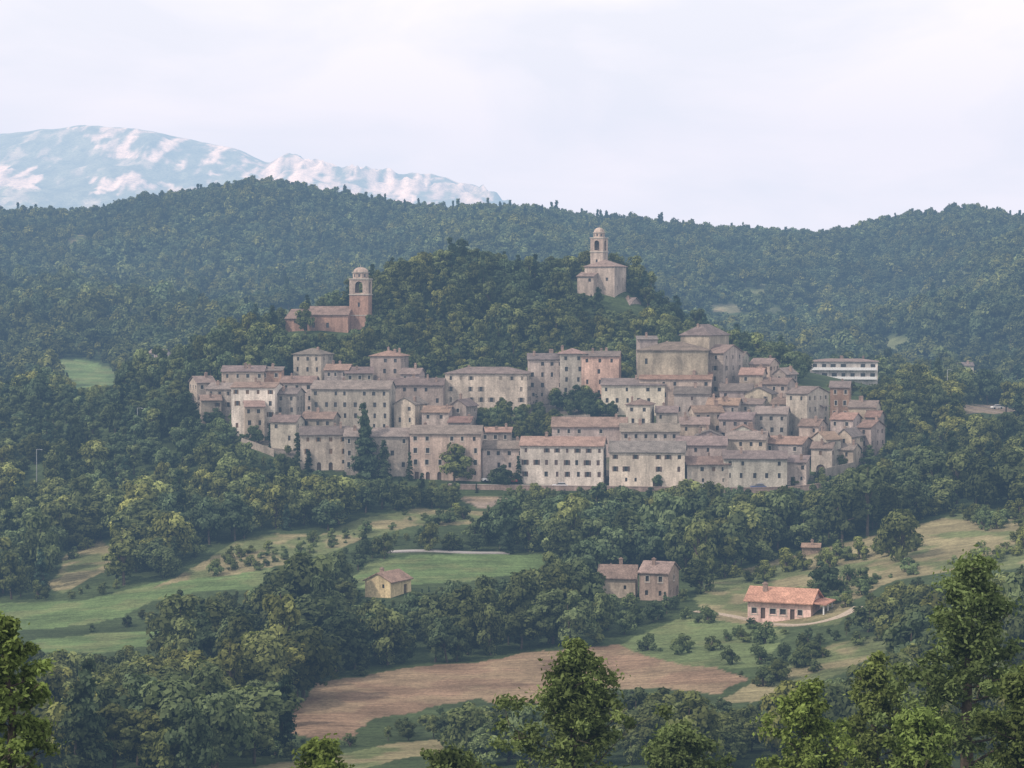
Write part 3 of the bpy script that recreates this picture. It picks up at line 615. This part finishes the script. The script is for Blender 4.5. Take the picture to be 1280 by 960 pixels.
mb=MB(); zt=np.array([float(hgt(np.array(p[0]),np.array(p[1]+2))) for p in Qw])+.9
for _ in range(20): zt[1:-1]=(zt[:-2]+zt[1:-1]*2+zt[2:])/4
for i in range(len(Qw)-1):
    a,c=Qw[i],Qw[i+1]
    for dy0,flip in ((0,0),(.45,1)): mb.poly((a[0],a[1]+dy0,zt[i]-5.5),(c[0],c[1]+dy0,zt[i+1]-5.5),(c[0],c[1]+dy0,zt[i+1]),(a[0],a[1]+dy0,zt[i]))
    mb.poly((a[0],a[1]-.06,zt[i]+.003),(c[0],c[1]-.06,zt[i+1]+.003),(c[0],c[1]+.5,zt[i+1]+.003),(a[0],a[1]+.5,zt[i]+.003))
    mb.poly((a[0],a[1]-.06,zt[i]-.15),(c[0],c[1]-.06,zt[i+1]-.15),(c[0],c[1]-.06,zt[i+1]+.003),(a[0],a[1]-.06,zt[i]+.003))
    if i%3==0: mb.box(a[0]-.4,a[0]+.4,a[1]-.5,a[1]-.002,zt[i]-5.5,zt[i]-.6)
mb.obj("retaining_wall",None,WALL,(.30,.225,.19))
def gwall(u0,v0,u1,v1,h):
    Q_=path_pts([u0,(u0+u1)/2,u1],[v0,(v0+v1)/2,v1],570,2.0); z=hgt(Q_[:,0],Q_[:,1]); m=MB()
    for i in range(len(Q_)-1):
        a,c=Q_[i],Q_[i+1]; za,zc=z[i],z[i+1]
        m.poly((*a,za-1),(*c,zc-1),(*c,zc+h),(*a,za+h)); m.poly((a[0],a[1]+.5,za+h),(*a,za+h),(*c,zc+h),(c[0],c[1]+.5,zc+h)); m.poly((c[0],c[1]+.5,zc-1),(a[0],a[1]+.5,za-1),(a[0],a[1]+.5,za+h),(c[0],c[1]+.5,zc+h))
    m.obj("garden_wall",None,WALL,(.30,.26,.22))
for a in [(606,560,690,556,2.2),(660,530,745,527,2.0),(596,524,650,520,1.8),(700,508,750,505,1.8),(300,556,345,573,2.0),(1020,600,1075,588,2.5)]: gwall(*a)
# ------------------------------------------------------------------ cars
def car(x,y,rot,colr):
    z=float(hgt(np.array(x),np.array(y)))+.2
    e=bpy.data.objects.new("parked_car",None); sc.collection.objects.link(e); e.location=(x,y,z); e.rotation_euler=(0,0,math.radians(rot))
    body=MB(); prof=[(-2.05,.32),(-2.1,.62),(-1.95,.88),(-.98,.95),(1.55,.95),(2.0,.86),(2.05,.4),(1.95,.3)]
    for sgn in(-1,1): body.poly(*[(a,sgn*.82,c) for a,c in (prof if sgn<0 else prof[::-1])])
    for i in range(len(prof)):
        a,c=prof[i],prof[(i+1)%len(prof)]; body.poly((a[0],-.82,a[1]),(a[0],.82,a[1]),(c[0],.82,c[1]),(c[0],-.82,c[1]))
    cb=MB(); lo=[(-1.05,.94),(1.6,.94)]; hi=[(-.35,1.42),(1.2,1.42)]
    a,b_,c,d=[(lo[0][0],s*.78,.94) for s in(-1,1)]+[(lo[1][0],s*.78,.94) for s in(1,-1)]; a2,b2,c2,d2=[(hi[0][0],s*.62,1.4) for s in(-1,1)]+[(hi[1][0],s*.62,1.4) for s in(1,-1)]
    for q in ((a,b_,b2,a2),(b_,c,c2,b2),(c,d,d2,c2),(d,a,a2,d2)): cb.poly(*q)
    body.box(-.38,1.24,-.64,.64,1.4,1.46)
    wh=MB()
    for wx in(-1.3,1.25):
        for s in(-1,1):
            o=len(wh.v); 
            for yy in (s*.62,s*.85):
                for k in range(12): wh.v.append((wx+.31*math.cos(k*math.pi/6),yy,.31+.31*math.sin(k*math.pi/6)))
            for k in range(12): wh.f.append((o+k,o+(k+1)%12,o+12+(k+1)%12,o+12+k))
            wh.f.append(tuple(o+12+k for k in range(12)))
    body.obj("body",e,PAINT,colr); cb.obj("cabin_glass",e,GLASS); wh.obj("wheels",e,TYRE)
for u,v,r,c in [(612,603,10,(.7,.7,.7)),(628,604,0,(.05,.05,.06)),(642,604,95,(.3,.05,.04)),(700,611,3,(.6,.6,.62)),(880,612,0,(.7,.7,.7)),(948,613,4,(.08,.1,.2)),(712,648,12,(.75,.75,.75)),(1246,512,20,(.7,.7,.7))]:
    yy=hit(u,v,ymin=560 if v<620 else 500)
    car(float(bear(u,v)[0])*yy,yy,r,c)
def lamp(u,v,h):
    yy=hit(u,v,ymin=400); x=float(bear(u,v)[0])*yy; z=float(hgt(np.array(x),np.array(yy)))
    e=bpy.data.objects.new("street_lamp",None); sc.collection.objects.link(e); e.location=(x,yy,z)
    m=MB(); m.prism(0,0,.13,.08,-.3,h,8); m.obj("pole",e,METAL); m=MB(); m.box(.02,1.2,-.05,.05,h-.1,h); m.obj("arm",e,METAL); m=MB(); m.prism(1.35,0,.16,.3,h-.25,h-.1,8); m.obj("lantern",e,WR)
    footprints.append((x,yy,2))
for u,v,h in [(46,603,9),(172,545,8),(37,520,8),(1184,505,11)]: lamp(u,v,h)
# ------------------------------------------------------------------ woods
sight=[(c[0],c[3]) for c in cover]+[(TOWN,640),
 ([(354,412),(356,386),(385,380),(436,366),(437,330),(465,330),(466,396),(450,412),(400,420)],YLC),([(719,325),(740,285),(760,285),(782,328),(782,362),(722,362)],744),([(757,372),(805,372),(805,387),(757,387)],736),
 ([(455,712),(512,712),(512,745),(455,745)],520),([(748,702),(852,702),(852,738),(748,738)],520),([(935,733),(1046,733),(1046,778),(935,778)],460),([(1000,680),(1030,680),(1030,695),(1000,695)],560),([(1012,444),(1106,444),(1106,478),(1012,478)],752),([(184,438),(210,438),(210,445),(184,445)],880),([(500,684),(620,684),(620,692),(500,692)],520),([(707,642),(720,642),(720,650),(707,650)],560),([(40,560),(52,560),(52,600),(40,600)],620)]
TB=TOWN
def plant(name,y0,y1,dens,kinds,probs,smin,smax,umin=-140,umax=1420,only=None,gaps=0):
    sp=1/math.sqrt(dens); ys=np.arange(y0,y1,sp); P=[]
    for yy in ys:
        xs=np.arange((umin-640)/F*yy,(umax-640)/F*yy,sp); P.append(np.stack([xs+rs.uniform(-.5,.5,len(xs))*sp,yy+rs.uniform(-.5,.5,len(xs))*sp],-1))
    P=np.concatenate(P); x,yv=P[:,0],P[:,1]; z=hgt(x,yv)
    n=len(P); I=rs.choice(kinds,n,p=probs); sc0=rs.uniform(smin,smax,n)*(1+.4*fbm(x/30,yv/30,2))
    u,v=proj(x,yv,z); ok=np.ones(n,bool)
    if only is None:
        for (Pp,_,a,b) in cover: ok&=~(inpoly(u+5*fbm(x/9,yv/9,2),v,Pp)&(yv>a)&(yv<b))
        ok&=~(inpoly(u+3*fbm(x/9,yv/9,2),v,TB)&(yv<735))
    else:
        k=np.zeros(n,bool)
        for j in only: k|=inpoly(u,v,cover[j][0])&(yv>cover[j][2])&(yv<cover[j][3])
        ok&=k&(fbm(x/16+9,yv/16,3)>.13)
    if gaps: ok&=fbm(x/38+70,yv/60,4)>-gaps
    for fx,fy,fr in footprints: ok&=((x-fx)**2+(yv-fy)**2)>(fr+1.2)**2
    for p in Qw[::2]: ok&=((x-p[0])**2+(yv-p[1]-1)**2)>4**2
    fac=np.zeros(n); todo=ok.copy()
    if only is None:
      for k in (1,.8,.62,.45,.3,.18):
        s=sc0*k; H=PH[I]*s; Rr=PR[I]*s*.75; bad=np.zeros(n,bool)
        for (dx,hz) in ((0,1),(0,.8),(0,.5),(0,.25),(-1,.6),(1,.6)):
            a,b=proj(x+dx*Rr,yv,z+H*hz)
            for Pp,ym in sight: bad|=inpoly(a,b,Pp)&(yv<ym)
        g=todo&~bad; fac[g]=k; todo&=~g
    else: fac[ok]=1
    m=ok&(fac>0)
    s=(sc0*fac)[m]; k=m.sum(); S=np.stack([s*rs.uniform(.85,1.15,k),s*rs.uniform(.85,1.15,k),s*rs.uniform(.75,1.25,k)],-1)
    R_=np.stack([rs.normal(size=k)*.05,rs.normal(size=k)*.05,rs.rand(k)*6.28],-1)
    print(name,k); return gn_scatter(name,np.stack([x[m],yv[m],z[m]-.15],-1),S,R_,I[m])
near=[0,1,2,3,4,5,6,8,15,16]; npb=[.16,.14,.17,.12,.12,.14,.02,.02,.055,.055]
plant("valley_woodland",285,560,1/30.,near,npb,.5,1.5)
plant("hillside_woodland",560,860,1/24.,[0,1,2,3,4,5,6,7,8,15],[.16,.15,.15,.13,.12,.12,.05,.04,.02,.06],.5,1.1)
plant("distant_forest",860,1380,1/36.,[9,10,11,12,13,14],[.23,.22,.26,.24,.03,.02],.55,1.3,gaps=.27)
plant("ridge_forest",1380,1630,1/30.,[9,10,11,12,13,14],[.26,.22,.26,.17,.05,.04],.7,1.0)
plant("scattered_shrubs",300,575,1/16.,[15,16],[.5,.5],.2,1.0,only=[5,6,7,8,9])
gp=[];gs=[];gi=[]
def clump(u0,v0,du,dv,n,h0,h1,kinds,ymin=560):
    for _ in range(n):
        u=u0+rs.uniform(-du,du); v=v0+rs.uniform(-dv,dv); yy=hit(u,v,ymin=ymin)
        if yy is None: continue
        x=float(bear(u,v)[0])*yy
        if any((x-fx)**2+(yy-fy)**2<(fr*.75)**2 for fx,fy,fr in footprints): continue
        k=int(rs.choice(kinds)); h=rs.uniform(h0,h1); gp.append((x,yy,float(hgt(np.array(x),np.array(yy))))); gs.append(h/PH[k]); gi.append(k)
clump(650,540,55,16,34,4.5,7.5,[0,1,2,3,4,5]); clump(735,512,42,12,26,4,7,[0,1,2,3,4]); clump(610,535,15,8,6,5,6,[0,2,6]); clump(690,500,30,6,10,4,6,[0,1,6])
clump(835,512,14,5,6,3,5,[0,2]); clump(470,462,60,10,26,4,7,[0,1,2,3]); clump(330,462,50,8,16,4,6,[0,1,2,3]); clump(780,456,16,10,10,6,9,[0,1,2]); clump(880,570,10,4,3,3,4,[0,2]); clump(560,492,10,3,2,3,4,[2]); clump(865,545,20,8,5,2.5,4,[0,2,15]); clump(960,602,80,5,10,1.5,3,[15,16])
clump(620,470,60,8,16,4,6,[0,1,2,3]); clump(700,604,130,3,10,2,3.5,[15,16])
clump(1125,472,14,12,8,7,10,[0,1,6,7],650); clump(1240,474,45,16,44,11,14,[6,7,8],650); clump(380,560,60,14,14,2.5,4.5,[0,2,6,15]); clump(290,542,35,14,20,3,5,[0,1,15]); clump(1080,580,30,8,12,2.5,4.5,[0,1,16])
gs=np.array(gs); gn_scatter("town_garden_trees",gp,np.stack([gs,gs,gs],-1),np.stack([gs*0,gs*0,rs.rand(len(gs))*6.28],-1),gi)
def single(name,k,u,v,h,wd=1.0,ymin=560):
    yy=hit(u,v,ymin=ymin); x=float(bear(u,v)[0])*yy; ob=bpy.data.objects.new(name,protos[k].data); sc.collection.objects.link(ob)
    s=h/PH[k]; ob.location=(x,yy,float(hgt(np.array(x),np.array(yy)))-.1); ob.scale=(s*wd,s*wd,s); ob.rotation_euler=(0,0,rs.rand()*6)
for a in [("pine_tree",7,458,597,15,1.1),("pine_tree",6,455,596,20,.75),("oak_tree",1,568,604,11,1.2),("pine_tree",8,372,588,10.5,.9),("pine_tree",6,386,590,6,1),("pine_tree",8,512,601,8,.8),("pine_tree",6,480,601,11,.9),("oak_tree",0,318,556,6,1),("pine_tree",8,648,606,8,.8),("oak_tree",4,632,610,6,1.2),("oak_tree",3,823,611,4.5,1),("oak_tree",1,382,418,11,.75,650),("oak_tree",0,792,370,7,1.1,700),
 ("oak_tree",2,1128,700,11,1.0,380),("oak_tree",0,942,700,12,1.1,380),("oak_tree",4,1030,745,7,1.0,340),("oak_tree",5,1078,738,6,1.0,340)]:
    single(*a)
# ------------------------------------------------------------------ foreground trees
def bigtree(name,u,vtop,y,halfpx,seed,lm=LEAFN,ls=.13,nl=26000,pow_=.75,tilt=0,sgk=.08):
    r=np.random.RandomState(seed); x=float(bear(u,vtop)[0])*y; zt=zrow(vtop,y); g=float(hgt(np.array(x),np.array(float(y)))); H=zt-g; R=halfpx/F*y; parts=[]
    tr=[np.array((math.sin(k*1.3+seed)*.12*k/3+tilt*(k/6)**2,math.cos(k*1.1+seed)*.12*k/3,H*k/6*.97)) for k in range(7)]; tr[0][2]=-.5
    tv,tq=tube(tr,[.03*H*(1-k/6.3)+.015 for k in range(7)],8); parts.append((tv,tq,np.ones(len(tv)),1))
    tips=[];sh=[]
    nlimb=30
    for i in range(nlimb):
        f=.25+.72*(i+.5)/nlimb; base=np.array([np.interp(f*6,range(7),[t[j] for t in tr]) for j in range(3)])
        prof=min(1,(1-f)*1.7+.10)**pow_; ln=R*prof*r.uniform(.6,1.15); az=i*2.4+r.normal()*.3; el=r.uniform(.2,.9)
        e=base+ln*np.array([math.cos(az),math.sin(az),el]); mid=(base+e)/2+np.array([0,0,-.08*ln])
        lv,lq=tube([base,mid,e],[.07*(1.1-f)*H/12+.02,.04*(1.1-f)*H/12+.012,.01],5); parts.append((lv,lq,np.ones(len(lv)),1))
        for t in np.linspace(.3,1,6):
            p=base*(1-t)+e*t+np.array([0,0,-.06*ln*math.sin(t*3.14)]); q=p+r.normal(size=3)*ln*.22*np.array([1,1,.8])+np.array([0,0,.14*ln])
            lv,lq=tube([p,(p+q)/2+r.normal(size=3)*.04,q],[.022,.014,.006],3); parts.append((lv,lq,np.ones(len(lv)),1)); tips.append(q); sh.append(r.uniform(.6,1.3))
    tips.append(tr[-1]);sh.append(1.2)
    tips=np.array(tips);sh=np.array(sh); n=len(tips); ci=r.randint(0,n,nl); sg=R*sgk*(.5+1.0*r.rand(n)); dd=r.normal(size=(nl,3)); c=tips[ci]+dd*sg[ci][:,None]*np.array([1,1,.8])
    nn=unit(unit(dd)*.8+r.normal(size=(nl,3))*.7+np.array([0,0,.5])); V,q,s=quads(c,nn,ls*(.55+.8*r.rand(nl)),.5,r,sh[ci]*(.75+.5*r.rand(nl))); parts.append((V,q,s,0))
    ob=bpy.data.objects.new(name,assemble(name,parts,[lm,BARK])); sc.collection.objects.link(ob); ob.location=(x,y,g)
LM2=leafmat("poplar_foliage",(.110,.145,.055),.1,(1.15,1.08,.9)); LM3=leafmat("bright_foliage",(.165,.22,.065),.1,(1.15,1.08,.9))
bigtree("oak_tree",1212,690,112,92,1,LM2,.14,26000,sgk=.07)
bigtree("oak_tree",715,795,112,88,2,LM2,.14,22000,pow_=1.1,sgk=.07)
bigtree("oak_tree",8,760,68,60,3,LM3,.10,20000,sgk=.07)
bigtree("young_ash_tree",1010,850,100,70,4,LM3,.12,15000,sgk=.07); bigtree("young_ash_tree",1095,812,118,55,5,LEAFN,.14,14000,sgk=.07); bigtree("oak_tree",1300,820,95,80,6,LM2,.13,20000)
bigtree("young_ash_tree",398,925,88,52,7,LM3,.12,14000); bigtree("young_ash_tree",1150,885,90,62,8,LM3,.12,14000,sgk=.07); bigtree("young_ash_tree",560,940,105,55,9,LM2,.14,12000); bigtree("oak_tree",850,905,125,65,10,LM2,.15,14000)
# ------------------------------------------------------------------ air (self-glowing haze volume), sky, sun
mb=MB(); mb.box(-9000,9000,-300,11500,-300,900); hz=mb.obj("air_haze_glow",None,gm)
m,nt,o=mat("haze_glow"); dn=2.2e-4
ex=np.array((.46,.66,.82)); Li=np.array((.68,.78,.95)); E=ex*dn*Li
va=N(nt,'ShaderNodeVolumeAbsorption'); va.inputs['Density'].default_value=dn; va.inputs['Color'].default_value=(1-ex[0],1-ex[1],1-ex[2],1)
em=N(nt,'ShaderNodeEmission'); em.inputs['Color'].default_value=(*(E/E.max()),1); em.inputs['Strength'].default_value=float(E.max())  # haze glows by itself, standing in for daylight scattered in the air
ad=N(nt,'ShaderNodeAddShader'); nt.links.new(va.outputs[0],ad.inputs[0]); nt.links.new(em.outputs[0],ad.inputs[1]); nt.links.new(ad.outputs[0],o.inputs['Volume'])
hz.data.materials.clear(); hz.data.materials.append(m)
EL=math.radians(44)
sd=Vector((-.82,-.44,0)).normalized()*math.cos(EL)+Vector((0,0,math.sin(EL)))
sl=bpy.data.lights.new("sun",'SUN'); sl.energy=3.3; sl.angle=math.radians(2.5); sl.color=(1,.94,.86); so=bpy.data.objects.new("sun",sl); sc.collection.objects.link(so); so.rotation_euler=(-sd).to_track_quat('-Z','Y').to_euler()
w=bpy.data.worlds.new("World"); sc.world=w; w.use_nodes=True; nt=w.node_tree; nt.nodes.clear(); o=N(nt,'ShaderNodeOutputWorld'); bg=N(nt,'ShaderNodeBackground'); nt.links.new(bg.outputs[0],o.inputs[0])
sk=N(nt,'ShaderNodeTexSky',sky_type='NISHITA'); sk.sun_disc=False; sk.sun_elevation=EL; sk.sun_rotation=math.atan2(sd.x,sd.y); sk.dust_density=3
tc=N(nt,'ShaderNodeTexCoord'); mp=N(nt,'ShaderNodeMapping'); mp.inputs['Scale'].default_value=(1,1,2.6); nt.links.new(tc.outputs['Generated'],mp.inputs[0])
n=noise(nt,7,6,mp.outputs[0],.5); n.inputs['Distortion'].default_value=.4
mx=N(nt,'ShaderNodeMix',data_type='RGBA'); nt.links.new(remap(nt,n.outputs['Fac'],.38,.58,.76,1.0),mx.inputs[0]); nt.links.new(sk.outputs[0],mx.inputs[6]); mx.inputs[7].default_value=(13.4,13.2,13.2,1)
nt.links.new(mx.outputs[2],bg.inputs[0]); bg.inputs[1].default_value=.1
sc.view_settings.view_transform='Standard'; sc.view_settings.look='None'; sc.view_settings.exposure=0
